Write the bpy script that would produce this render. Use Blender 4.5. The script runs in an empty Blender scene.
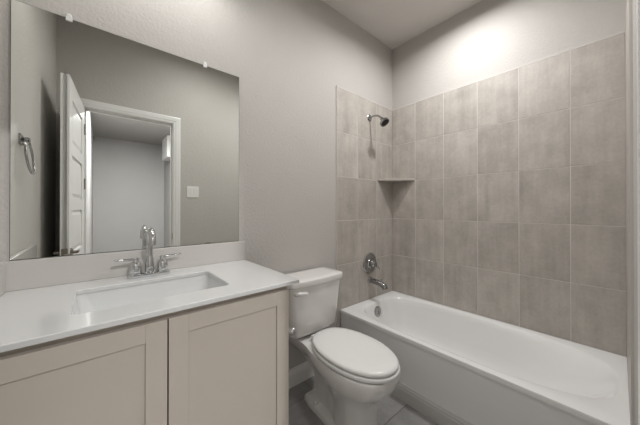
import bpy, bmesh, math, random
from mathutils import Vector, Matrix
random.seed(7)
S = bpy.context.scene
C = S.collection
PI = math.pi

# ---------------------------------------------------------------- camera
cam_d = bpy.data.cameras.new('camera'); cam = bpy.data.objects.new('camera', cam_d); C.objects.link(cam)
cam_d.sensor_fit = 'HORIZONTAL'; cam_d.sensor_width = 36.0
cam_d.lens = 255.46 / 640 * 36.0
cam_d.shift_y = -5.15 / 640
cam_d.clip_start = 0.01
cam.location = (0, 0, 1.215)
cam.rotation_euler = (PI/2 + 0.0039, 0, -0.7077)
S.camera = cam

# ---------------------------------------------------------------- world and lights
w = bpy.data.worlds.new('world'); S.world = w; w.use_nodes = True
w.node_tree.nodes['Background'].inputs[0].default_value = (0.9, 0.95, 1, 1)
w.node_tree.nodes['Background'].inputs[1].default_value = 0.1
S.view_settings.view_transform = 'Standard'
S.view_settings.look = 'None'
S.view_settings.gamma = 1.0
S.view_settings.exposure = 0.06
S.view_settings.use_curve_mapping = False
CEIL = 2.79

def can_light(name, loc, power, size, col, spread=PI):
    d = bpy.data.lights.new(name, 'AREA'); d.shape = 'DISK'; d.size = size
    d.energy = power; d.color = col; d.spread = spread
    o = bpy.data.objects.new(name, d); C.objects.link(o); o.location = loc
    return o
WARM = (1.0, 0.998, 0.995)
LIGHTS = [('tub_light', (1.71, 0.72), 12.8, 0.13),
          ('bath_fill_light', (0.80, 0.60), 6.3, 0.13),  # unseen lamp added as general fill for the room
          ('hall_light', (0.44, -2.1), 95.0, 0.13)]
VANITY_X, VANITY_Y, VANITY_Z, VANITY_P = (-0.06, 0.18, 0.42), 1.255, 2.50, 0.85
for n, (x, y), p, s in LIGHTS:
    can_light(n, (x, y, CEIL - 0.022), p, s, WARM, math.radians({'tub_light': 163, 'bath_fill_light': 174, 'hall_light': 180}[n]))
for x in VANITY_X: can_light('vanity_bulb', (x, VANITY_Y, VANITY_Z - 0.012), VANITY_P, 0.10, WARM)

# ---------------------------------------------------------------- materials
def nodes(name):
    m = bpy.data.materials.new(name); m.use_nodes = True
    nt = m.node_tree
    return m, nt, nt.nodes['Principled BSDF']
def L(nt, a, b): nt.links.new(a, b)
def N(nt, t, **kw):
    n = nt.nodes.new(t)
    for k, v in kw.items(): setattr(n, k, v)
    return n
def plain(name, col, rough=0.5, metal=0.0, coat=0.0, spec=0.5):
    m, nt, b = nodes(name)
    b.inputs['Base Color'].default_value = (*col, 1)
    b.inputs['Roughness'].default_value = rough
    b.inputs['Metallic'].default_value = metal
    b.inputs['Coat Weight'].default_value = coat
    b.inputs['Specular IOR Level'].default_value = spec
    return m
def paint(name, col, rough=0.6, bump=0.0, scale=90):
    m, nt, b = nodes(name)
    tc = N(nt, 'ShaderNodeTexCoord')
    n1 = N(nt, 'ShaderNodeTexNoise'); n1.inputs['Scale'].default_value = 3.0
    L(nt, tc.outputs['Object'], n1.inputs['Vector'])
    mx = N(nt, 'ShaderNodeMix', data_type='RGBA')
    mx.inputs[6].default_value = (*[c*0.97 for c in col], 1); mx.inputs[7].default_value = (*[c*1.03 for c in col], 1)
    L(nt, n1.outputs['Fac'], mx.inputs[0]); L(nt, mx.outputs[2], b.inputs['Base Color'])
    b.inputs['Roughness'].default_value = rough
    if bump:
        n2 = N(nt, 'ShaderNodeTexNoise'); n2.inputs['Scale'].default_value = scale; n2.inputs['Detail'].default_value = 3
        L(nt, tc.outputs['Object'], n2.inputs['Vector'])
        bp = N(nt, 'ShaderNodeBump'); bp.inputs['Strength'].default_value = bump; bp.inputs['Distance'].default_value = 0.004
        L(nt, n2.outputs['Fac'], bp.inputs['Height']); L(nt, bp.outputs['Normal'], b.inputs['Normal'])
    return m
M = {}
M['wall'] = paint('wall_paint', (0.505, 0.482, 0.455), 0.62, 0.6, 70)
M['ceiling'] = paint('ceiling_paint', (0.68, 0.65, 0.62), 0.8, 0.3, 60)
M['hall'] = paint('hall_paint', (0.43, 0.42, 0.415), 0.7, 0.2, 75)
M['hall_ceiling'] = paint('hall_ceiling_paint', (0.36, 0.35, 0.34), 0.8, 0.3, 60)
M['trim'] = plain('white_trim_paint', (0.78, 0.775, 0.76), 0.35)
M['cabinet'] = paint('greige_cabinet_paint', (0.49, 0.44, 0.385), 0.42)
M['gap'] = plain('cabinet_inside', (0.16, 0.14, 0.12), 0.7)
M['counter'] = plain('white_cultured_marble', (0.60, 0.60, 0.59), 0.16, coat=0.3)
M['splash'] = plain('splash_marble', (0.52, 0.50, 0.475), 0.22, coat=0.2)
M['basin'] = plain('white_basin', (0.60, 0.605, 0.60), 0.12, coat=0.4)
M['tub'] = plain('white_acrylic', (0.84, 0.835, 0.825), 0.16, coat=0.3)
M['porcelain'] = plain('white_porcelain', (0.80, 0.785, 0.76), 0.08, coat=0.5)
M['seat'] = plain('white_seat_plastic', (0.82, 0.815, 0.80), 0.22)
M['chrome'] = plain('chrome', (0.66, 0.67, 0.68), 0.06, 1.0)
M['darkchrome'] = plain('dark_chrome', (0.40, 0.40, 0.40), 0.09, 1.0)
M['nickel'] = plain('dark_nickel', (0.30, 0.27, 0.24), 0.3, 1.0)
M['rubber'] = plain('dark_rubber', (0.03, 0.03, 0.03), 0.6)
M['mirror'] = plain('mirror_silver', (0.90, 0.92, 0.89), 0.0, 1.0)
M['glass_edge'] = plain('mirror_glass_edge', (0.10, 0.12, 0.10), 0.25)
M['clip'] = plain('clear_plastic_clip', (0.75, 0.75, 0.73), 0.2)
M['plate'] = plain('white_switch_plastic', (0.80, 0.79, 0.77), 0.3)
M['grout'] = paint('light_grout', (0.70, 0.67, 0.63), 0.85)
M['caulk'] = plain('white_caulk', (0.62, 0.60, 0.57), 0.5)
M['apron_trim'] = plain('shade_greyed_trim_paint', (0.55, 0.54, 0.52), 0.4)  # white trim paint with the shade at the apron foot greyed into it
M['door'] = plain('door_paint', (0.80, 0.795, 0.78), 0.35)
def emis(name, col, s):
    m, nt, b = nodes(name)
    b.inputs['Emission Color'].default_value = (*col, 1); b.inputs['Emission Strength'].default_value = s
    return m
M['lens'] = emis('lit_lens', (1, 0.93, 0.83), 8.0)

def tile_mat(name, lo, hi, streak=(18, 18, 1.6), rough=0.38, var=0.10, along='z'):
    m, nt, b = nodes(name)
    g = N(nt, 'ShaderNodeNewGeometry'); tc = N(nt, 'ShaderNodeTexCoord')
    off = N(nt, 'ShaderNodeVectorMath', operation='SCALE')
    comb = N(nt, 'ShaderNodeCombineXYZ')
    for k in range(3): L(nt, g.outputs['Random Per Island'], comb.inputs[k])
    L(nt, comb.outputs[0], off.inputs[0]); off.inputs['Scale'].default_value = 37.0
    add = N(nt, 'ShaderNodeVectorMath', operation='ADD')
    L(nt, tc.outputs['Object'], add.inputs[0]); L(nt, off.outputs[0], add.inputs[1])
    mp = N(nt, 'ShaderNodeMapping'); mp.inputs['Scale'].default_value = streak
    L(nt, add.outputs[0], mp.inputs['Vector'])
    n1 = N(nt, 'ShaderNodeTexNoise'); n1.inputs['Scale'].default_value = 1.0; n1.inputs['Detail'].default_value = 5; n1.inputs['Roughness'].default_value = 0.6
    L(nt, mp.outputs[0], n1.inputs['Vector'])
    n2 = N(nt, 'ShaderNodeTexNoise'); n2.inputs['Scale'].default_value = 7.0; n2.inputs['Detail'].default_value = 6; n2.inputs['Roughness'].default_value = 0.62
    L(nt, add.outputs[0], n2.inputs['Vector'])
    n3 = N(nt, 'ShaderNodeTexNoise'); n3.inputs['Scale'].default_value = 60.0; n3.inputs['Detail'].default_value = 4
    L(nt, add.outputs[0], n3.inputs['Vector'])
    a1 = N(nt, 'ShaderNodeMath', operation='MULTIPLY'); a1.inputs[1].default_value = 0.36; L(nt, n1.outputs['Fac'], a1.inputs[0])
    a2 = N(nt, 'ShaderNodeMath', operation='MULTIPLY_ADD'); a2.inputs[1].default_value = 0.47; L(nt, n2.outputs['Fac'], a2.inputs[0]); L(nt, a1.outputs[0], a2.inputs[2])
    a3 = N(nt, 'ShaderNodeMath', operation='MULTIPLY_ADD'); a3.inputs[1].default_value = 0.17; L(nt, n3.outputs['Fac'], a3.inputs[0]); L(nt, a2.outputs[0], a3.inputs[2])
    a4 = N(nt, 'ShaderNodeMath', operation='MULTIPLY_ADD'); a4.inputs[1].default_value = var; L(nt, g.outputs['Random Per Island'], a4.inputs[0]); L(nt, a3.outputs[0], a4.inputs[2])
    r = N(nt, 'ShaderNodeValToRGB'); r.color_ramp.elements[0].position = 0.36; r.color_ramp.elements[1].position = 0.74
    r.color_ramp.elements[0].color = (*lo, 1); r.color_ramp.elements[1].color = (*hi, 1)
    L(nt, a4.outputs[0], r.inputs[0]); L(nt, r.outputs[0], b.inputs['Base Color'])
    b.inputs['Roughness'].default_value = rough
    bp = N(nt, 'ShaderNodeBump'); bp.inputs['Strength'].default_value = 0.15; bp.inputs['Distance'].default_value = 0.001
    L(nt, n3.outputs['Fac'], bp.inputs['Height']); L(nt, bp.outputs['Normal'], b.inputs['Normal'])
    return m
M['tile'] = tile_mat('grey_brown_stone_tile', (0.335, 0.305, 0.275), (0.58, 0.54, 0.495))
M['floor_tile'] = tile_mat('dark_grey_floor_tile', (0.22, 0.215, 0.21), (0.38, 0.37, 0.36), (5, 5, 5), 0.4)
M['floor_grout'] = plain('floor_grout', (0.075, 0.07, 0.065), 0.9)

# ---------------------------------------------------------------- helpers
ORG = {}
def root(name, label, cat, loc, group=None):
    o = bpy.data.objects.new(name, None); C.objects.link(o); o.location = loc
    o.empty_display_size = 0.05
    o['label'] = label; o['category'] = cat
    if group: o['group'] = group
    ORG[o.name] = Vector(loc)
    return o
def obj(name, bm, m, parent=None, smooth=False, label=None, loc=None, subsurf=0, bevel=0, angle=None):
    """bm is built in world coordinates; the origin becomes the parent's origin (or loc)."""
    if parent: org = ORG[parent.name]
    else: org = Vector(loc) if loc is not None else Vector((0, 0, 0))
    bmesh.ops.recalc_face_normals(bm, faces=bm.faces)
    bmesh.ops.translate(bm, verts=bm.verts, vec=-org)
    me = bpy.data.meshes.new(name); bm.to_mesh(me); bm.free()
    if isinstance(m, (list, tuple)):
        for k in m: me.materials.append(k)
    else: me.materials.append(m)
    o = bpy.data.objects.new(name, me); C.objects.link(o)
    if parent: o.parent = parent
    else: o.location = org
    ORG[o.name] = org
    if smooth:
        if angle: me.shade_smooth(); me.set_sharp_from_angle(angle=angle)
        else: me.shade_smooth()
    if bevel:
        b = o.modifiers.new('bevel', 'BEVEL'); b.width = bevel; b.segments = 2; b.limit_method = 'ANGLE'; b.angle_limit = 0.6
        me.shade_smooth(); me.set_sharp_from_angle(angle=0.9)
    if subsurf:
        s = o.modifiers.new('sub', 'SUBSURF'); s.levels = subsurf; s.render_levels = subsurf
    if label: o['label'] = label
    return o
def tag(o, label, cat, group=None):
    o['label'] = label; o['category'] = cat
    if group: o['group'] = group
    return o
def struct(o): o['kind'] = 'structure'; return o
def bx(bm, x0, x1, y0, y1, z0, z1):
    v = [bm.verts.new(p) for p in [(x0,y0,z0),(x1,y0,z0),(x1,y1,z0),(x0,y1,z0),(x0,y0,z1),(x1,y0,z1),(x1,y1,z1),(x0,y1,z1)]]
    for f in [(0,3,2,1),(4,5,6,7),(0,1,5,4),(1,2,6,5),(2,3,7,6),(3,0,4,7)]: bm.faces.new([v[i] for i in f])
    return v
def box(*a):
    bm = bmesh.new(); bx(bm, *a); return bm
def frame_to(axis):
    z = Vector(axis).normalized()
    up = Vector((0, 0, 1)) if abs(z.z) < 0.9 else Vector((1, 0, 0))
    x = up.cross(z).normalized(); y = z.cross(x)
    return x, y, z
def lathe(bm, base, axis, prof, n=32):
    """prof: list of (distance along axis, radius)"""
    x, y, z = frame_to(axis); base = Vector(base); rings = []
    for h, r in prof:
        if r < 1e-5: rings.append([bm.verts.new(base + z*h)])
        else: rings.append([bm.verts.new(base + z*h + (x*math.cos(2*PI*k/n) + y*math.sin(2*PI*k/n))*r) for k in range(n)])
    for a, b in zip(rings, rings[1:]):
        for k in range(n):
            k2 = (k+1) % n
            if len(a) == 1 and len(b) == 1: continue
            if len(a) == 1: bm.faces.new([a[0], b[k], b[k2]])
            elif len(b) == 1: bm.faces.new([a[k], b[0], a[k2]])
            else: bm.faces.new([a[k], b[k], b[k2], a[k2]])
    for rr in (rings[0], rings[-1]):
        if len(rr) > 1: bm.faces.new(rr)
    return bm
def tube(bm, pts, rad, n=16, cap=True):
    pts = [Vector(p) for p in pts]
    if not isinstance(rad, (list, tuple)): rad = [rad]*len(pts)
    rings = []; x = None
    for i, p in enumerate(pts):
        t = (pts[min(i+1, len(pts)-1)] - pts[max(i-1, 0)]).normalized()
        if x is None: x, y, _ = frame_to(t)
        else:
            x = (x - t*x.dot(t)).normalized()
        y = t.cross(x)
        rings.append([bm.verts.new(p + (x*math.cos(2*PI*k/n) + y*math.sin(2*PI*k/n))*rad[i]) for k in range(n)])
    for a, b in zip(rings, rings[1:]):
        for k in range(n): bm.faces.new([a[k], b[k], b[(k+1) % n], a[(k+1) % n]])
    if cap: bm.faces.new(rings[0]); bm.faces.new(rings[-1])
    return bm
def bez(p, n=16):
    p = [Vector(q) for q in p]; out = []
    for i in range(n+1):
        t = i/n; q = list(p)
        while len(q) > 1: q = [a.lerp(b, t) for a, b in zip(q, q[1:])]
        out.append(q[0])
    return out
def loft(bm, loops, cap0=True, cap1=True, closed=True):
    R = [[bm.verts.new(p) for p in lp] for lp in loops]
    n = len(R[0])
    for a, b in zip(R, R[1:]):
        for k in range(n if closed else n-1):
            bm.faces.new([a[k], a[(k+1) % n], b[(k+1) % n], b[k]])
    if cap0: bm.faces.new(R[0])
    if cap1: bm.faces.new(R[-1])
    return R
def extrude_prof(bm, prof, p0, p1, outdir):
    """prof: (out, z) polygon swept straight from p0 to p1; out goes along outdir"""
    o = Vector(outdir)
    loops = [[Vector(p) + o*a + Vector((0, 0, b)) for a, b in prof] for p in (p0, p1)]
    loft(bm, loops)
    return bm
def rrect(x0, x1, y0, y1, r, z, n=6):
    out = []
    for cx, cy, a0 in ((x1-r, y1-r, 0), (x0+r, y1-r, 90), (x0+r, y0+r, 180), (x1-r, y0+r, 270)):
        for k in range(n+1):
            a = math.radians(a0 + 90*k/n); out.append(Vector((cx + r*math.cos(a), cy + r*math.sin(a), z)))
    return out

# ---------------------------------------------------------------- room shell
YA, YC, XB, XD = 1.453, -0.034, 2.178, -0.279      # back wall, front wall, tile face of right wall, left wall
YT = 1.449                                          # tile face on the back wall
DZ = 0.405                                          # tub deck height
TW, TH = 0.254, 0.3556
WX = XB + 0.010                                     # drywall face of right wall
HY = -4.55
struct(obj('wall_back', box(XD-0.12, WX+0.12, YA+0.003, YA+0.123, 0, CEIL), M['wall']))
struct(obj('wall_right', box(WX, WX+0.12, YC-0.12, YA+0.003, 0, CEIL), M['wall']))
struct(obj('wall_left', box(XD-0.12, XD, YC-0.12, YA+0.003, 0, CEIL), M['wall']))
# front wall with the doorway the camera stands in
OX0, OX1, OZ = -0.110, 0.548, 2.072
bm = bmesh.new()
bx(bm, XD-0.12, OX0-0.018, YC-0.12, YC, 0, CEIL)
bx(bm, OX1+0.018, WX+0.12, YC-0.12, YC, 0, CEIL)
bx(bm, OX0-0.018, OX1+0.018, YC-0.12, YC, OZ+0.018, CEIL)
struct(obj('wall_front', bm, M['wall']))
# floor: tiles over grout
bm = bmesh.new(); bx(bm, XD-0.12, WX+0.12, YC-0.12, YA+0.003, -0.05, -0.002)
fl = struct(obj('floor', bm, M['floor_grout']))
bm = bmesh.new()
FT = 0.4572
xs = [0.166 - FT + FT*k for k in range(6)]; ys = [0.858 - FT*2 + FT*k for k in range(5)]
for x in xs:
    for y in ys:
        x0, x1 = max(x, XD)+0.0015, min(x+FT, WX)-0.0015; y0, y1 = max(y, YC)+0.0015, min(y+FT, YA)-0.0015
        if x1-x0 > 0.01 and y1-y0 > 0.01: bx(bm, x0, x1, y0, y1, -0.004, 0.0)
obj('floor_tiles', bm, M['floor_tile'], fl)
struct(obj('ceiling', box(XD-0.12, WX+0.12, YC-0.12, YA+0.123, CEIL, CEIL+0.1), M['ceiling']))

# hallway behind the camera, seen in the mirror
M['hall_floor'] = paint('hall_carpet', (0.30, 0.27, 0.24), 0.9, 0.6, 300)
HX0, HX1 = -0.14, 1.20
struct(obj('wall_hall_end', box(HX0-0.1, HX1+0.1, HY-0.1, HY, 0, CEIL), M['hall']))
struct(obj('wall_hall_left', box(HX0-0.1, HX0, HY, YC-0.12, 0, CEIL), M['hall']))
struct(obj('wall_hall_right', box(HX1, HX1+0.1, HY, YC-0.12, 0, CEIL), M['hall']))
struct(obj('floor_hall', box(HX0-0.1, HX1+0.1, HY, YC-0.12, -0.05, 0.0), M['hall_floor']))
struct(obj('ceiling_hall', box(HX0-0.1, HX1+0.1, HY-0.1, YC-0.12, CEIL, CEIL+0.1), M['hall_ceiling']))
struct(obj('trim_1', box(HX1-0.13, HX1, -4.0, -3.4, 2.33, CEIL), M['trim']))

# door frame: jambs, head and casing
def casing_prof(wd=0.057, t=0.015): return [(0, 0), (0, wd), (t*0.5, wd), (t, wd*0.8), (t*0.8, wd*0.45), (t*0.9, wd*0.3), (t*0.6, 0.0)]
bm = bmesh.new()
bx(bm, OX0-0.018, OX0, YC-0.12, YC, 0, OZ+0.018); bx(bm, OX1, OX1+0.018, YC-0.12, YC, 0, OZ+0.018)
bx(bm, OX0, OX1, YC-0.12, YC, OZ, OZ+0.018)
bx(bm, OX0, OX0+0.010, YC-0.075, YC-0.042, 0, OZ); bx(bm, OX1-0.010, OX1, YC-0.075, YC-0.042, 0, OZ)   # stops
bx(bm, OX0, OX1, YC-0.075, YC-0.042, OZ-0.010, OZ)
jamb = struct(obj('trim_2', bm, M['trim'], bevel=0.0015))
def casing(yf, s):
    bm = bmesh.new(); cw = 0.062; t = 0.016; r = 0.005
    # mitred U: profile across the width, swept around the opening
    prof = [(0.0, 0.0), (0.0, t*0.6), (cw*0.3, t*0.75), (cw*0.36, t*0.95), (cw*0.85, t), (cw, t*0.85), (cw, 0.0)]
    a, b_, zt = OX0-r, OX1+r, OZ+r
    loops = []
    for (px, pz, dx, dz) in ((a, 0, -1, 0), (a, zt, -1, 1), (b_, zt, 1, 1), (b_, 0, 1, 0)):
        loops.append([Vector((px + dx*o, yf + s*h, pz + dz*o)) for o, h in prof])
    loft(bm, loops); return bm
obj('casing', casing(YC, 1), M['trim'], jamb)
obj('casing', casing(YC-0.12, -1), M['trim'], jamb)
obj('strike_plate', box(OX1-0.0015, OX1+0.001, YC-0.040, YC-0.008, 0.90, 0.96), M['nickel'], jamb, label='dark metal strike plate')

# the open door
dang = math.atan2(0.656, -0.043); du = Vector((math.cos(dang), math.sin(dang), 0)); dn = Vector((-du.y, du.x, 0))
dorg = Vector((OX0-0.002, YC+0.012, 0.0))
DWD, DTK, DHT = 0.660, 0.042, 2.065
def dmap(bm):
    mat = Matrix(((du.x, dn.x, 0, dorg.x), (du.y, dn.y, 0, dorg.y), (0, 0, 1, 0), (0, 0, 0, 1)))
    bmesh.ops.transform(bm, matrix=mat, verts=bm.verts); return bm
bm = bmesh.new()
bx(bm, 0.0, DWD, 0.011, DTK-0.011, 0.01, DHT)
st = 0.105
for (a, b_) in ((0, 0.0), (0, 0)): pass
bx(bm, 0, st, 0, DTK, 0.01, DHT); bx(bm, DWD-st, DWD, 0, DTK, 0.01, DHT)
pz = [(1.650, 1.940), (1.283, 1.570), (0.915, 1.203), (0.545, 0.835), (0.175, 0.465)]
edges = [0.01] + [v for a in reversed(pz) for v in a] + [DHT]
for k in range(0, len(edges), 2): bx(bm, st, DWD-st, 0, DTK, edges[k], edges[k+1])
for a, b_ in pz:      # raised fields with sloped borders on both faces
    for y0, y1 in ((0.011, 0.003), (DTK-0.011, DTK-0.003)):
        lo = [(st+0.012, a+0.012), (DWD-st-0.012, a+0.012), (DWD-st-0.012, b_-0.012), (st+0.012, b_-0.012)]
        hi = [(st+0.034, a+0.034), (DWD-st-0.034, a+0.034), (DWD-st-0.034, b_-0.034), (st+0.034, b_-0.034)]
        loft(bm, [[Vector((p, y0, q)) for p, q in lo], [Vector((p, y1, q)) for p, q in hi]])
door = struct(obj('door_1', dmap(bm), M['door'], loc=dorg))
for s, y0 in ((-1, 0.0), (1, DTK)):
    bm = bmesh.new(); hx = DWD-0.060
    lathe(bm, (hx, y0, 0.93), (0, s, 0), [(0, 0.031), (0.006, 0.031), (0.010, 0.024), (0.012, 0.011), (0.030, 0.010), (0.032, 0.0)], 28)
    tube(bm, bez([(hx+0.004, y0+s*0.029, 0.93), (hx-0.03, y0+s*0.031, 0.932), (hx-0.07, y0+s*0.030, 0.928), (hx-0.105, y0+s*0.026, 0.926)], 8), [0.010, 0.010, 0.009, 0.009, 0.008, 0.008, 0.007, 0.007, 0.006], 12)
    obj('lever_handle', dmap(bm), M['nickel'], door, smooth=True, angle=0.6, label='dark metal lever handle')
obj('latch_plate', dmap(box(DWD-0.0005, DWD+0.001, 0.006, DTK-0.006, 0.90, 0.96)), M['nickel'], door, label='dark metal latch plate')
for z in (0.30, 1.42, 1.88):
    bm = bmesh.new(); lathe(bm, (-0.003, -0.004, z-0.045), (0, 0, 1), [(0, 0.006), (0.09, 0.006)], 12)
    bx(bm, -0.001, 0.0, 0.0, 0.03, z-0.045, z+0.045)
    obj('hinge', dmap(bm), M['nickel'], door, label='dark metal hinge')

# baseboards
BP = [(0, 0), (0.013, 0), (0.013, 0.082), (0.010, 0.090), (0.011, 0.096), (0.006, 0.108), (0.005, 0.118), (0, 0.120)]
def baseboard(name, p0, p1, out):
    bm = bmesh.new(); extrude_prof(bm, BP, p0, p1, out); return struct(obj(name, bm, M['trim']))
baseboard('baseboard_back', (0.607, YA+0.003, 0), (1.4135, YA+0.003, 0), (0, -1, 0))
baseboard('baseboard_front', (OX1+0.063, YC, 0), (1.4135, YC, 0), (0, 1, 0))
baseboard('baseboard_left', (XD, YC, 0), (XD, 0.905, 0), (1, 0, 0))

# ---------------------------------------------------------------- wall tiles round the tub
def tiles(name, plane, rects, face, thick=0.010):
    """plane 'y-' back wall, 'x' right wall, 'y+' front wall. rects: (u0,u1,z0,z1)"""
    bm = bmesh.new(); g = bmesh.new(); gap = 0.0017
    for u0, u1, z0, z1 in rects:
        for m, q, d0, d1 in ((bm, gap, 0, thick-0.002), (g, 0, 0.0012, thick+0.001)):
            if plane == 'y-': bx(m, u0+q, u1-q, face+d0, face+d1, z0+q, z1-q)
            elif plane == 'y+': bx(m, u0+q, u1-q, face-d1, face-d0, z0+q, z1-q)
            else: bx(m, face+d0, face+d1, u0+q, u1-q, z0+q, z1-q)
    p = struct(obj(name, g, M['grout']))
    t = obj('tiles', bm, M['tile'], p, bevel=0.0008)
    return p
rows = [(DZ + k*TH, DZ + (k+1)*TH) for k in range(5)]
ZT = rows[-1][1]
cA = [1.415, 1.670, 1.924, XB]
rect = [(cA[i], cA[i+1], a, b) for i in range(3) for a, b in rows] + [(1.415, 1.457, DZ-TH, DZ), (1.415, 1.457, 0.0, DZ-TH)]
tb = tiles('wall_tile_back', 'y-', rect, YT, 0.007)
cB = [YT] + [YT - 0.2415 - TW*k for k in range(5)] + [YC+0.007]
rect = [(cB[i+1], cB[i], a, b) for i in range(6) for a, b in rows]
tr = tiles('wall_tile_right', 'x', rect, XB, 0.010)
rect = [(cA[i], cA[i+1], a, b) for i in range(3) for a, b in rows] + [(1.415, 1.457, DZ-TH, DZ), (1.415, 1.457, 0.0, DZ-TH)]
tf = tiles('wall_tile_front', 'y+', rect, YC+0.007, 0.007)
bm = bmesh.new(); bx(bm, 1.412, XB, YT-0.0005, YA+0.003, ZT-0.001, ZT+0.004); bx(bm, 1.4120, 1.4155, YT-0.0005, YA+0.003, 0, ZT+0.004)
obj('caulk_bead', bm, M['caulk'], tb)
bm = bmesh.new(); bx(bm, XB-0.0005, WX, YC+0.007, YT, ZT-0.001, ZT+0.004)
obj('caulk_bead', bm, M['caulk'], tr)
bm = bmesh.new(); bx(bm, 1.412, XB, YC, YC+0.0075, ZT-0.001, ZT+0.004); bx(bm, 1.4120, 1.4155, YC, YC+0.0075, 0, ZT+0.004)
obj('caulk_bead', bm, M['caulk'], tf)

# ---------------------------------------------------------------- bathtub
TX0, TX1, TY0, TY1 = 1.454, XB-0.001, YC+0.0075, YT-0.001
tub = root('bathtub', 'white alcove bathtub with flat apron set between the tiled walls', 'bathtub', ((TX0+TX1)/2, (TY0+TY1)/2, 0))
NB = 96
def basin_loop(z, x0, x1, y0, y1, e0, e1):
    """e0 exponent at the low-y (reclining) end, e1 at the drain end"""
    cx, a = (x0+x1)/2, (x1-x0)/2; cy = y0 + (y1-y0)*0.5
    out = []
    for k in range(NB):
        t = 2*PI*k/NB; c, s = math.cos(t), math.sin(t)
        e = e1 if s > 0 else e0
        x = cx + a*math.copysign(abs(c)**(2/e), c)
        y = cy + ((y1-cy) if s > 0 else (cy-y0))*math.copysign(abs(s)**(2/e), s)
        out.append(Vector((x, y, z)))
    return out
def outer_loop(z, inset=0.0):
    inner = basin_loop(z, 1.505, 2.135, 0.0, 1.372, 3.0, 4.2)
    X0, X1, Y0, Y1 = TX0+inset, TX1, TY0, TY1
    cx, cy = (X0+X1)/2, (Y0+Y1)/2; out = []
    for k in range(NB):
        t = 2*PI*k/NB; c, s = math.cos(t), math.sin(t)
        a, b = (X1-X0)/2, (Y1-Y0)/2
        q = 1/max(abs(c), abs(s))
        out.append(Vector((cx + a*c*q, cy + b*s*q, z)))
    return out
bm = bmesh.new()
loops = [outer_loop(0.0, 0.004), outer_loop(DZ-0.030, 0.004), outer_loop(DZ-0.028, 0.0), outer_loop(DZ-0.006, 0.0), outer_loop(DZ-0.0015, 0.002), outer_loop(DZ, 0.007)]
B = [(0.000, 1.500, 2.138, -0.006, 1.372, 3.1, 4.2), (-0.003, 1.506, 2.132, 0.002, 1.367, 3.1, 4.2), (-0.012, 1.512, 2.125, 0.014, 1.361, 3.0, 4.2),
     (-0.05, 1.526, 2.114, 0.05, 1.350, 2.6, 4.2), (-0.12, 1.545, 2.095, 0.14, 1.335, 2.7, 4.2), (-0.20, 1.565, 2.078, 0.25, 1.315, 2.9, 4.2),
     (-0.255, 1.585, 2.055, 0.34, 1.295, 3.2, 4.0), (-0.285, 1.615, 2.025, 0.41, 1.265, 3.4, 3.8), (-0.297, 1.66, 1.98, 0.47, 1.21, 3.4, 3.6), (-0.300, 1.74, 1.90, 0.60, 1.10, 3, 3)]
for dz, x0, x1, y0, y1, e0, e1 in B: loops.append(basin_loop(DZ+dz, x0, x1, y0, y1, e0, e1))
loft(bm, loops, cap0=False)
obj('tub_body', bm, M['tub'], tub, smooth=True, angle=0.75)
bm = bmesh.new(); lathe(bm, (1.80, 1.3525, 0.330), (0, -1, 0.12), [(0, 0.044), (0.010, 0.044), (0.016, 0.038), (0.018, 0.012), (0.021, 0.009), (0.021, 0)], 32)
ov = obj('overflow_plate', bm, M['darkchrome'], tub, smooth=True, angle=0.5, label='round chrome overflow plate')
bm = bmesh.new(); tube(bm, [(1.80, 1.333, 0.333), (1.80, 1.322, 0.310)], [0.006, 0.004], 10)
obj('trip_lever', bm, M['darkchrome'], ov, smooth=True)
bm = bmesh.new(); lathe(bm, (1.82, 1.13, DZ-0.301), (0, 0, 1), [(0, 0.035), (0.003, 0.035), (0.005, 0.028), (0.003, 0.022), (0.009, 0.018), (0.011, 0)], 28)
obj('drain', bm, M['darkchrome'], tub, smooth=True, angle=0.6, label='round chrome drain')
# moulding along the foot of the apron
bm = bmesh.new(); AP = [(0, 0), (0.014, 0), (0.014, 0.070), (0.011, 0.078), (0.012, 0.084), (0.006, 0.094), (0.005, 0.100), (0, 0.102)]
extrude_prof(bm, AP, (TX0+0.004, TY0+0.001, 0), (TX0+0.004, TY1-0.001, 0), (-1, 0, 0))
struct(obj('trim_3', bm, M['apron_trim']))

# ---------------------------------------------------------------- tub fittings
SX = 1.822
t = root('tub_spout', 'chrome tub spout projecting from the tile just above the bathtub rim', 'tub spout', (SX, YT, 0.575))
bm = bmesh.new(); lathe(bm, (SX, YT, 0.575), (0, -1, 0), [(0, 0.030), (0.008, 0.030), (0.014, 0.024), (0.014, 0)], 28)
obj('flange', bm, M['darkchrome'], t, smooth=True, angle=0.5)
bm = bmesh.new(); pts = bez([(SX, YT-0.005, 0.575), (SX, YT-0.06, 0.575), (SX, YT-0.120, 0.573), (SX, YT-0.160, 0.566), (SX, YT-0.166, 0.532)], 14)
tube(bm, pts, [0.023]*9 + [0.024, 0.025, 0.025, 0.024, 0.023, 0.022], 20)
obj('spout_body', bm, M['darkchrome'], t, smooth=True, angle=0.7)
bm = bmesh.new(); lathe(bm, (SX, YT-0.132, 0.586), (0, 0, 1), [(0, 0.004), (0.014, 0.004), (0.015, 0.008), (0.022, 0.008), (0.024, 0)], 14)
obj('diverter_knob', bm, M['darkchrome'], t, smooth=True, angle=0.6)

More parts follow.
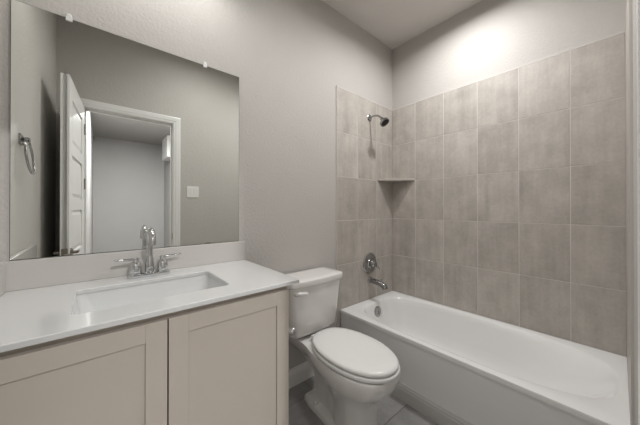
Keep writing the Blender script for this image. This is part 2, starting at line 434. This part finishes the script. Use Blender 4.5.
t = root('shower_valve', 'round chrome shower valve with lever handle on tile above the tub spout', 'shower valve', (SX, YT, 0.727))
bm = bmesh.new(); lathe(bm, (SX, YT, 0.727), (0, -1, 0), [(0, 0.092), (0.004, 0.092), (0.010, 0.086), (0.013, 0.066), (0.016, 0.045), (0.024, 0.040), (0.026, 0)], 40)
obj('escutcheon', bm, M['darkchrome'], t, smooth=True, angle=0.5)
bm = bmesh.new(); lathe(bm, (SX, YT-0.024, 0.727), (0, -1, 0), [(0, 0.030), (0.012, 0.032), (0.030, 0.028), (0.040, 0.022), (0.043, 0)], 28)
k = obj('handle', bm, M['darkchrome'], t, smooth=True, angle=0.6)
bm = bmesh.new(); tube(bm, bez([(SX, YT-0.05, 0.727), (SX+0.025, YT-0.056, 0.712), (SX+0.045, YT-0.062, 0.685), (SX+0.055, YT-0.07, 0.665)], 8), [0.010, 0.010, 0.009, 0.008, 0.0075, 0.007, 0.007, 0.007, 0.006], 12)
obj('lever', bm, M['darkchrome'], k, smooth=True)

t = root('shower_fixture', 'small chrome shower head on a bent arm high on the tiled wall', 'shower head', (SX, YT, 2.025))
bm = bmesh.new(); lathe(bm, (SX, YT, 2.025), (0, -1, 0), [(0, 0.030), (0.004, 0.030), (0.010, 0.022), (0.014, 0.012), (0.014, 0)], 28)
obj('flange', bm, M['darkchrome'], t, smooth=True, angle=0.6)
bm = bmesh.new(); tube(bm, bez([(SX, YT-0.004, 2.025), (SX, YT-0.06, 2.035), (SX, YT-0.095, 2.03), (SX, YT-0.13, 1.985)], 14), 0.0085, 14)
obj('arm', bm, M['darkchrome'], t, smooth=True, angle=0.7)
bm = bmesh.new(); lathe(bm, (SX, YT-0.126, 1.990), (0, -0.62, -0.78), [(0, 0.010), (0.004, 0.014), (0.016, 0.015), (0.022, 0.012), (0.030, 0.022), (0.046, 0.040), (0.060, 0.043), (0.066, 0.041), (0.067, 0.036), (0.064, 0.034), (0.064, 0)], 32)
hd = obj('shower_head', bm, M['darkchrome'], t, smooth=True, angle=0.5)
bm = bmesh.new(); ax = Vector((0, -0.62, -0.78)).normalized(); b0 = Vector((SX, YT-0.126, 1.990)) + ax*0.063
lathe(bm, b0, ax, [(0, 0.033), (0.0025, 0.033), (0.003, 0)], 28)
u, v, _ = frame_to(ax)
for rr, nn in ((0.010, 6), (0.019, 12), (0.028, 18)):
    for q in range(nn):
        a = 2*PI*q/nn; lathe(bm, b0 + ax*0.002 + (u*math.cos(a)+v*math.sin(a))*rr, ax, [(0, 0.0016), (0.003, 0.001), (0.003, 0)], 6)
obj('spray_face', bm, M['rubber'], hd, label='dark spray face with nozzles')

bm = bmesh.new()
def quarter(z, r): return [Vector((XB, YT, z)), Vector((XB, YT-r, z)), Vector((XB-r*0.5-0.006, YT-r*0.5-0.006, z)), Vector((XB-r, YT, z))]
loft(bm, [quarter(1.470, 0.238), quarter(1.488, 0.238)])
tag(obj('corner_shelf', bm, M['tile'], loc=(XB, YT, 1.470), bevel=0.002), 'small triangular stone corner shelf fixed in the tiled tub corner', 'shelf')

# ---------------------------------------------------------------- vanity cabinet
VX0, VX1, VY0, VY1, VZ = XD+0.001, 0.603, 0.925, YA+0.001, 0.8965
van = root('vanity_cabinet', 'greige painted vanity cabinet with two shaker doors under the white countertop', 'cabinet', ((VX0+VX1)/2, (VY0+VY1)/2, 0))
bm = bmesh.new()
bx(bm, VX0, VX0+0.018, VY0, VY1, 0, VZ); bx(bm, VX1-0.018, VX1, VY0, VY1, 0.0, VZ)
bx(bm, VX0+0.018, VX1-0.018, VY0, VY1, 0.10, 0.118); bx(bm, VX0+0.018, VX1-0.018, VY1-0.008, VY1, 0.118, VZ)
bx(bm, VX0+0.018, VX0+0.045, VY0, VY0+0.018, 0.118, VZ); bx(bm, VX1-0.045, VX1-0.018, VY0, VY0+0.018, 0.118, VZ)
bx(bm, VX0+0.045, VX1-0.045, VY0, VY0+0.018, VZ-0.07, VZ)
obj('carcass', bm, M['cabinet'], van, bevel=0.001)
obj('toe_kick', box(VX0+0.018, VX1-0.018, VY0+0.06, VY0+0.075, 0.0, 0.10), M['cabinet'], van)
def shaker(x0, x1, z0, z1, y):
    bm = bmesh.new(); s = 0.056; d = 0.019
    bx(bm, x0, x0+s, y, y+d, z0, z1); bx(bm, x1-s, x1, y, y+d, z0, z1)
    bx(bm, x0+s, x1-s, y, y+d, z0, z0+s); bx(bm, x0+s, x1-s, y, y+d, z1-s, z1)
    bx(bm, x0+s, x1-s, y+0.008, y+d-0.004, z0+s, z1-s)
    return bm
for x0, x1 in ((-0.281, 0.1555), (0.1595, 0.601)):
    obj('door', shaker(x0, x1, 0.105, 0.873, VY0-0.020), M['cabinet'], van, bevel=0.0009)

# toilet paper holder on the cabinet side
t = root('toilet_paper_holder', 'chrome toilet paper holder post on the right side of the vanity cabinet', 'toilet paper holder', (VX1, 0.965, 0.665))
for dy in (0.0,):
    bm = bmesh.new(); lathe(bm, (VX1, 0.965, 0.658), (1, 0, 0), [(0, 0.024), (0.006, 0.024), (0.010, 0.013), (0.044, 0.012), (0.050, 0.016), (0.062, 0.016), (0.064, 0)], 24)
    obj('post', bm, M['chrome'], t, smooth=True, angle=0.6)
bm = bmesh.new(); lathe(bm, (VX1, 1.115, 0.658), (1, 0, 0), [(0, 0.024), (0.006, 0.024), (0.010, 0.013), (0.044, 0.012), (0.050, 0.016), (0.062, 0.016), (0.064, 0)], 24)
obj('post', bm, M['chrome'], t, smooth=True, angle=0.6)
bm = bmesh.new(); tube(bm, [(VX1+0.053, 0.972, 0.658), (VX1+0.053, 1.108, 0.658)], 0.007, 14)
obj('roller', bm, M['chrome'], t, smooth=True, angle=0.6)

# ---------------------------------------------------------------- countertop with splashes and sink
CZ0, CZ = 0.8975, 0.913
CX0, CX1, CY0, CY1 = XD+0.001, 0.643, 0.885, YA+0.002
sx0, sx1, sy0, sy1 = -0.067, 0.390, 1.004, 1.297
ct = root('countertop', 'white solid-surface countertop with backsplash on top of the vanity cabinet', 'countertop', ((CX0+CX1)/2, (CY0+CY1)/2, CZ0))
bm = bmesh.new(); n = 6
def ctr_outer(z, ins=0): return rrect(CX0+ins, CX1-ins, CY0+ins, CY1-ins, 0.004, z, n)
inn = lambda z, g=0: rrect(sx0-g, sx1+g, sy0-g, sy1+g, 0.022+g, z, n)
loft(bm, [inn(CZ0), ctr_outer(CZ0), ctr_outer(CZ-0.002), ctr_outer(CZ, 0.002), inn(CZ, 0.0025), inn(CZ-0.0025), inn(CZ0)], False, False)
bmesh.ops.remove_doubles(bm, verts=bm.verts, dist=1e-6)
obj('counter_slab', bm, M['counter'], ct, smooth=True, angle=0.5)
obj('backsplash', box(CX0, 0.643, YA-0.018, YA+0.002, CZ, 1.022), M['splash'], ct, bevel=0.002)
obj('side_splash', box(XD+0.001, XD+0.019, CY0+0.002, YA-0.018, CZ, 1.022), M['splash'], ct, bevel=0.002)

sk = root('sink_basin', 'white rectangular undermount sink basin below the cutout in the countertop', 'sink', ((sx0+sx1)/2, (sy0+sy1)/2, CZ0-0.13))
bm = bmesh.new()
def sl(z, g, r): return rrect(sx0-g, sx1+g, sy0-g, sy1+g, r, z, 8)
loft(bm, [sl(CZ0-0.001, 0.020, 0.03), sl(CZ0-0.010, 0.020, 0.03), sl(CZ0-0.09, -0.005, 0.05), sl(CZ0-0.134, -0.055, 0.07), sl(CZ0-0.138, -0.09, 0.05),
          sl(CZ0-0.130, -0.09, 0.05), sl(CZ0-0.126, -0.055, 0.06), sl(CZ0-0.112, -0.028, 0.06), sl(CZ0-0.085, -0.012, 0.05), sl(CZ0-0.02, -0.001, 0.03), sl(CZ0-0.001, 0.003, 0.026), sl(CZ0-0.001, 0.020, 0.03)], False, False)
bm.faces.new([v for v in bm.verts if abs(v.co.z-(CZ0-0.130)) < 1e-6][:36])
bm.faces.new([v for v in bm.verts if abs(v.co.z-(CZ0-0.138)) < 1e-6][:36])
bmesh.ops.remove_doubles(bm, verts=bm.verts, dist=1e-6)
obj('basin', bm, M['basin'], sk, smooth=True, angle=0.9)
bm = bmesh.new(); lathe(bm, (0.162, 1.16, CZ0-0.131), (0, 0, 1), [(0, 0.030), (0.004, 0.030), (0.005, 0.024), (0.003, 0.020), (0.008, 0.017), (0.010, 0)], 28)
obj('drain', bm, M['chrome'], sk, smooth=True, angle=0.6, label='round chrome drain')

# ---------------------------------------------------------------- faucet
FX, FY = 0.165, 1.372
t = root('sink_faucet', 'chrome two-handle faucet with high curved spout behind the sink', 'faucet', (FX, FY, CZ))
bm = bmesh.new()
loft(bm, [rrect(FX-0.082, FX+0.082, FY-0.026, FY+0.026, 0.0255, CZ, 8), rrect(FX-0.082, FX+0.082, FY-0.026, FY+0.026, 0.0255, CZ+0.010, 8),
          rrect(FX-0.078, FX+0.078, FY-0.022, FY+0.022, 0.0215, CZ+0.014, 8), rrect(FX-0.07, FX+0.07, FY-0.015, FY+0.015, 0.0145, CZ+0.015, 8)])
obj('base_plate', bm, M['chrome'], t, smooth=True, angle=0.5)
bm = bmesh.new(); lathe(bm, (FX, FY, CZ+0.012), (0, 0, 1), [(0, 0.0255), (0.006, 0.0255), (0.009, 0.0190), (0.045, 0.0185), (0.060, 0.016), (0.070, 0.0135), (0.080, 0.0115), (0.080, 0)], 28)
tube(bm, [(FX, FY, CZ+0.07), (FX, FY, CZ+0.14)] + bez([(FX, FY, CZ+0.145), (FX, FY, CZ+0.195), (FX, FY-0.025, CZ+0.218), (FX, FY-0.055, CZ+0.215), (FX, FY-0.082, CZ+0.198), (FX, FY-0.086, CZ+0.160)], 18), 0.0128, 18)
sp = obj('spout', bm, M['chrome'], t, smooth=True, angle=0.7)
bm = bmesh.new(); lathe(bm, (FX, FY-0.086, CZ+0.162), (0, 0, -1), [(0, 0.0130), (0.016, 0.0130), (0.016, 0.008), (0.013, 0.0)], 20)
obj('aerator', bm, M['chrome'], sp, smooth=True, angle=0.6)
for s, ang in ((-1, math.radians(196)), (1, math.radians(2))):
    hx = FX + s*0.051
    bm = bmesh.new(); lathe(bm, (hx, FY, CZ+0.013), (0, 0, 1), [(0, 0.0245), (0.006, 0.0245), (0.009, 0.0215), (0.012, 0.0225), (0.038, 0.0215), (0.048, 0.0185), (0.056, 0.012), (0.060, 0.0105), (0.072, 0.0105), (0.074, 0)], 28)
    h = obj('handle', bm, M['chrome'], t, smooth=True, angle=0.6)
    d = Vector((math.cos(ang), math.sin(ang), 0)); p = Vector((-d.y, d.x, 0)); o = Vector((hx, FY, CZ+0.079))
    bm = bmesh.new(); lp = []
    for q, wd, th, dz in ((-0.012, 0.007, 0.004, 0), (-0.008, 0.0105, 0.006, 0), (0.012, 0.0105, 0.006, 0.001), (0.045, 0.0105, 0.005, 0.003), (0.070, 0.0100, 0.0045, 0.005), (0.077, 0.0065, 0.003, 0.0055)):
        lp.append([o + d*q + p*wd*math.cos(2*PI*k/14) + Vector((0, 0, dz + th*math.sin(2*PI*k/14))) for k in range(14)])
    loft(bm, lp)
    obj('lever', bm, M['chrome'], h, smooth=True, angle=0.9)

# ---------------------------------------------------------------- mirror
MX0, MX1, MZ0, MZ1 = -0.256, 0.6145, 1.0235, 1.988
t = root('wall_mirror', 'large frameless rectangular mirror on the wall above the sink', 'mirror', ((MX0+MX1)/2, YA, MZ0))
bm = bmesh.new(); e = 0.0016
fr = [(MX0+e, MZ0+e), (MX1-e, MZ0+e), (MX1-e, MZ1-e), (MX0+e, MZ1-e)]; bk = [(MX0, MZ0), (MX1, MZ0), (MX1, MZ1), (MX0, MZ1)]
R = loft(bm, [[Vector((a, YA-0.0025, b)) for a, b in fr], [Vector((a, YA-0.0015, b)) for a, b in bk], [Vector((a, YA+0.0025, b)) for a, b in bk]])
bm.faces.ensure_lookup_table()
for f in bm.faces: f.material_index = 0 if all(abs(v.co.y-(YA-0.0025)) < 1e-5 for v in f.verts) else 1
obj('mirror_glass', bm, [M['mirror'], M['glass_edge']], t)
for x, z, s in ((-0.102, MZ1, 1), (0.423, MZ1, 1)):
    bm = bmesh.new(); bx(bm, x-0.010, x+0.010, YA-0.0065, YA-0.003, z-0.012, z+0.001); bx(bm, x-0.010, x+0.010, YA-0.0065, YA+0.0025, z+0.0005, z+0.006)
    lathe(bm, (x, YA+0.0025, z+0.010), (0, -1, 0), [(0, 0.009), (0.007, 0.009), (0.009, 0.005), (0.009, 0)], 14)
    cl = obj('mirror_clip', bm, M['clip'], t, bevel=0.0008, label='clear plastic mirror clip')
for x in (-0.102, 0.44):
    bm = bmesh.new(); bx(bm, x-0.013, x+0.013, YA-0.006, YA-0.003, MZ0-0.0008, MZ0+0.006)
    obj('bottom_clip', bm, M['nickel'], t, label='dark metal bottom clip')

# ---------------------------------------------------------------- toilet
TXC = 1.048
toi = root('toilet', 'white two-piece toilet with closed lid between vanity and bathtub', 'toilet', (TXC, 1.1, 0))
NT = 40
def body_loop(z, yf, yb, W):
    """half widths W at even steps from front yf to back yb, front end rounded"""
    half = []
    m = len(W)-1
    for k in range(NT//2+1):
        t = k/(NT//2); t = t**1.35 if t < 1 else 1      # denser at the front
        y = yf + (yb-yf)*t; f = t*m; i = min(int(f), m-1); a = f-i
        p0 = W[max(i-1, 0)]; p1 = W[i]; p2 = W[i+1]; p3 = W[min(i+2, m)]
        wv = 0.5*((2*p1) + (-p0+p2)*a + (2*p0-5*p1+4*p2-p3)*a*a + (-p0+3*p1-3*p2+p3)*a**3)
        if f < 1: wv = W[1]*math.sqrt(max(0, 1-(1-f)**2))**1.0
        half.append((max(wv, 0.0), y))
    pts = [Vector((TXC - a, y, z)) for a, y in half] + [Vector((TXC + a, y, z)) for a, y in reversed(half[1:])]
    return pts
#                 z     yf    yb     widths front -> back
lv = [(0.000, 0.812, 1.300, [0, .108, .114, .102, .090, .084, .080, .066]),
      (0.030, 0.814, 1.298, [0, .107, .113, .101, .089, .083, .079, .065]),
      (0.042, 0.816, 1.292, [0, .104, .110, .096, .080, .073, .070, .056]),
      (0.052, 0.818, 1.230, [0, .102, .107, .090, .062, .050, .046, .040]),
      (0.150, 0.816, 1.210, [0, .098, .103, .092, .064, .048, .044, .038]),
      (0.210, 0.806, 1.230, [0, .100, .108, .099, .076, .056, .052, .048]),
      (0.255, 0.784, 1.270, [0, .108, .125, .119, .098, .070, .062, .058]),
      (0.292, 0.748, 1.330, [0, .124, .148, .145, .124, .090, .078, .074]),
      (0.325, 0.712, 1.390, [0, .138, .165, .164, .146, .112, .100, .100]),
      (0.360, 0.692, 1.418, [0, .145, .172, .172, .158, .126, .118, .120]),
      (0.400, 0.687, 1.425, [0, .147, .173, .173, .160, .134, .130, .132]),
      (0.408, 0.691, 1.422, [0, .144, .170, .170, .157, .132, .128, .130])]
bm = bmesh.new()
loft(bm, [body_loop(*a) for a in lv])
bmesh.ops.remove_doubles(bm, verts=bm.verts, dist=1e-5)
obj('bowl', bm, M['porcelain'], toi, smooth=True, angle=0.85)
def egg(z, hw, yf, yb, n=56):
    out = []; yw = yf + (yb-yf)*0.50
    for k in range(n):
        t = 2*PI*k/n; c, s = math.cos(t), math.sin(t)
        if s < 0: y = yw + (yw-yf)*s; x = hw*math.copysign(abs(c)**0.93, c)
        else: y = yw + (yb-yw)*abs(s)**(0.92); x = hw*math.copysign(abs(c)**0.84, c)
        out.append(Vector((TXC + x, y, z)))
    return out
def slab(z0, z1, hw, yf, yb, r):
    bm = bmesh.new()
    loft(bm, [egg(z0, hw-r, yf+r, yb-r), egg(z0+r*0.3, hw-r*0.3, yf+r*0.3, yb-r*0.3), egg(z0+r, hw, yf, yb), egg(z1-r, hw, yf, yb), egg(z1-r*0.3, hw-r*0.3, yf+r*0.3, yb-r*0.3), egg(z1, hw-r, yf+r, yb-r)])
    return bm
obj('seat', slab(0.4115, 0.431, 0.176, 0.681, 1.215, 0.006), M['seat'], toi, smooth=True, angle=0.9)
bm = bmesh.new()
loft(bm, [egg(0.4365, 0.166, 0.692, 1.210), egg(0.438, 0.170, 0.688, 1.213), egg(0.4450, 0.171, 0.687, 1.214), egg(0.452, 0.168, 0.690, 1.212), egg(0.457, 0.158, 0.702, 1.203), egg(0.4605, 0.120, 0.75, 1.16), egg(0.462, 0.06, 0.85, 1.08)])
obj('seat_lid', bm, M['seat'], toi, smooth=True, angle=0.9)
for s in (-1, 1):
    bm = bmesh.new(); lathe(bm, (TXC+s*0.055-0.022, 1.212, 0.430), (1, 0, 0), [(0, 0.012), (0.003, 0.0145), (0.041, 0.0145), (0.044, 0.012), (0.044, 0)], 20)
    obj('seat_hinge', bm, M['seat'], toi, smooth=True, angle=0.6)
    bm = bmesh.new(); lathe(bm, (TXC+s*0.064, 1.185, 0.030), (0, 0, 1), [(0, 0.016), (0.018, 0.0155), (0.026, 0.012), (0.029, 0)], 20)
    obj('bolt_cap', bm, M['porcelain'], toi, smooth=True, angle=0.8)
def tank_loop(z, hw, yf, yb, bow=0.022, r=0.035, n=7):
    base = rrect(TXC-hw, TXC+hw, yf, yb, r, z, n); out = []
    # subdivide the long front edge for the bow
    pts = []
    for i, p in enumerate(base):
        q = base[(i+1) % len(base)]; pts.append(p)
        if (q-p).length > hw:
            for k in range(1, 12): pts.append(p.lerp(q, k/12))
    for p in pts:
        f = max(0, 1-((p.x-TXC)/hw)**2); g = max(0, min(1, (yb-p.y)/(yb-yf)))
        out.append(Vector((p.x, p.y - bow*f*g, p.z)))
    return out
bm = bmesh.new()
loft(bm, [tank_loop(0.425, 0.165, 1.275, 1.425, 0.010), tank_loop(0.432, 0.178, 1.262, 1.430, 0.014), tank_loop(0.450, 0.184, 1.257, 1.432, 0.018), tank_loop(0.60, 0.198, 1.248, 1.434), tank_loop(0.738, 0.211, 1.240, 1.436), tank_loop(0.741, 0.200, 1.25, 1.43)])
tk = obj('tank', bm, M['porcelain'], toi, smooth=True, angle=0.8)
bm = bmesh.new()
loft(bm, [tank_loop(0.7415, 0.213, 1.238, 1.438), tank_loop(0.744, 0.221, 1.230, 1.441), tank_loop(0.768, 0.225, 1.226, 1.442), tank_loop(0.777, 0.222, 1.229, 1.441), tank_loop(0.781, 0.211, 1.240, 1.432), tank_loop(0.782, 0.15, 1.28, 1.41)])
obj('tank_lid', bm, M['porcelain'], toi, smooth=True, angle=0.8)
bm = bmesh.new(); lx, ly, lz = TXC-0.172, 1.239, 0.708
lathe(bm, (lx, ly+0.004, lz), (0, -1, 0), [(0, 0.017), (0.008, 0.017), (0.014, 0.012), (0.020, 0.010), (0.022, 0)], 20)
tube(bm, bez([(lx, ly-0.014, lz), (lx+0.02, ly-0.022, lz), (lx+0.045, ly-0.026, lz-0.002), (lx+0.062, ly-0.026, lz-0.006)], 8), [0.011, 0.011, 0.011, 0.011, 0.011, 0.011, 0.011, 0.011, 0.009], 12)
obj('flush_lever', bm, M['porcelain'], toi, smooth=True, angle=0.9, label='white flush lever')
bm = bmesh.new(); tube(bm, bez([(0.905, 1.37, 0.426), (0.90, 1.37, 0.35), (0.86, 1.37, 0.30), (0.86, 1.395, 0.19)], 14), 0.006, 10)
hs = obj('supply_hose', bm, M['rubber'], toi, smooth=True, label='dark braided supply hose')
bm = bmesh.new(); tube(bm, [(0.86, YA+0.002, 0.165), (0.86, 1.385, 0.165)], 0.008, 12); lathe(bm, (0.86, 1.395, 0.150), (0, 0, 1), [(0, 0.011), (0.030, 0.011), (0.040, 0.008), (0.040, 0)], 16)
lathe(bm, (0.86, YA+0.0028, 0.165), (0, -1, 0), [(0, 0.026), (0.004, 0.024), (0.007, 0.012), (0.007, 0)], 20)
obj('shutoff_valve', bm, M['chrome'], toi, smooth=True, angle=0.7, label='chrome shutoff valve')

# ---------------------------------------------------------------- towel ring on the left wall (seen in the mirror)
ty, tz = 1.155, 1.525
t = root('towel_ring', 'chrome towel ring on the left wall, seen at the mirror left edge', 'towel ring', (XD, ty, tz))
bm = bmesh.new()
loft(bm, [[Vector((XD+dx, ty+a*h, tz+b*h)) for a, b in ((-1, -1), (1, -1), (1, 1), (-1, 1))] for dx, h in ((0, 0.024), (0.006, 0.024), (0.010, 0.016), (0.014, 0.010), (0.022, 0.011), (0.030, 0.012), (0.032, 0.008))])
obj('mount_post', bm, M['darkchrome'], t, bevel=0.0012)
bm = bmesh.new(); rr = 0.076; cz = tz-0.004-rr+0.006
pts = [(XD+0.022 + 0.016*(1-math.cos(2*PI*k/48))*0.5, ty+rr*math.sin(2*PI*k/48), cz+rr*math.cos(2*PI*k/48)) for k in range(49)]
tube(bm, pts, 0.0052, 12, cap=False); bmesh.ops.remove_doubles(bm, verts=bm.verts, dist=1e-5)
obj('ring', bm, M['darkchrome'], t, smooth=True)

# ---------------------------------------------------------------- light switch beside the doorway (seen in the mirror)
sxc, sz = 0.735, 1.388
t = root('light_switch', 'white double light switch on the wall beside the doorway, seen in mirror', 'light switch', (sxc, YC, sz))
bm = bmesh.new(); loft(bm, [[Vector((sxc+a, YC+dy, sz+b)) for a, b in ((-h, -v), (h, -v), (h, v), (-h, v))] for dy, h, v in ((0, 0.058, 0.0585), (0.003, 0.058, 0.0585), (0.006, 0.055, 0.0555))])
obj('switch_plate', bm, M['plate'], t)
for s in (-1, 1):
    cx = sxc + s*0.023
    bm = bmesh.new(); loft(bm, [[Vector((cx+a, YC+dy+(tl if b > 0 else 0), sz+b)) for a, b in ((-0.0165, -0.033), (0.0165, -0.033), (0.0165, 0.033), (-0.0165, 0.033))] for dy, tl in ((0.0058, 0), (0.0075, 0.003))])
    obj('rocker', bm, M['trim'], t, bevel=0.0006)

# ---------------------------------------------------------------- recessed ceiling lights, the bath one an added unseen fill
LBL = {'bath_fill_light': 'added fill lamp shaped as a recessed ceiling light before the toilet',
       'tub_light': 'round white recessed ceiling light over the middle of the bathtub',
       'hall_light': 'round white recessed ceiling light in the hallway outside the door'}
for n_, (x, y), p_, s_ in LIGHTS:
    t = root('recessed_light', LBL[n_], 'ceiling light', (x, y, CEIL), 'recessed ceiling lights')
    bm = bmesh.new(); lathe(bm, (x, y, CEIL), (0, 0, -1), [(0, 0.092), (0.004, 0.092), (0.010, 0.080), (0.012, 0.072), (0.006, 0.070)], 40)
    obj('trim_ring', bm, M['trim'], t, smooth=True, angle=0.6)
    bm = bmesh.new(); lathe(bm, (x, y, CEIL-0.005), (0, 0, -1), [(0, 0.069), (0.004, 0.068), (0.006, 0.05), (0.007, 0)], 40)
    obj('lens', bm, M['lens'], t, smooth=True, angle=0.6, label='lit frosted lens')

# ---------------------------------------------------------------- vanity light above the mirror
t = root('vanity_light', 'three-shade chrome vanity light bar on the wall above the mirror', 'wall light', (0.18, YA+0.003, VANITY_Z+0.11))
bm = bmesh.new(); bx(bm, -0.12, 0.48, YA-0.022, YA+0.0025, VANITY_Z+0.075, VANITY_Z+0.145)
obj('back_plate', bm, M['chrome'], t, bevel=0.003)
M['opal'] = plain('opal_glass', (0.85, 0.84, 0.82), 0.3)
for x in VANITY_X:
    bm = bmesh.new(); tube(bm, bez([(x, YA-0.02, VANITY_Z+0.11), (x, YA-0.08, VANITY_Z+0.11), (x, VANITY_Y, VANITY_Z+0.13), (x, VANITY_Y, VANITY_Z+0.105)], 10), 0.008, 12)
    obj('arm', bm, M['chrome'], t, smooth=True)
    bm = bmesh.new(); lathe(bm, (x, VANITY_Y, VANITY_Z+0.11), (0, 0, -1), [(0, 0.0), (0, 0.022), (0.012, 0.030), (0.05, 0.045), (0.11, 0.060), (0.11, 0.057), (0.05, 0.042), (0.014, 0.027), (0.004, 0.0)], 32)
    sh = obj('lamp_shade', bm, M['opal'], t, smooth=True, angle=0.9, label='opal glass shade')
    bm = bmesh.new(); lathe(bm, (x, VANITY_Y, VANITY_Z+0.095), (0, 0, -1), [(0, 0.012), (0.03, 0.014), (0.05, 0.026), (0.075, 0.030), (0.095, 0.020), (0.103, 0)], 20)
    obj('bulb', bm, M['lens'], sh, smooth=True, label='lit bulb')
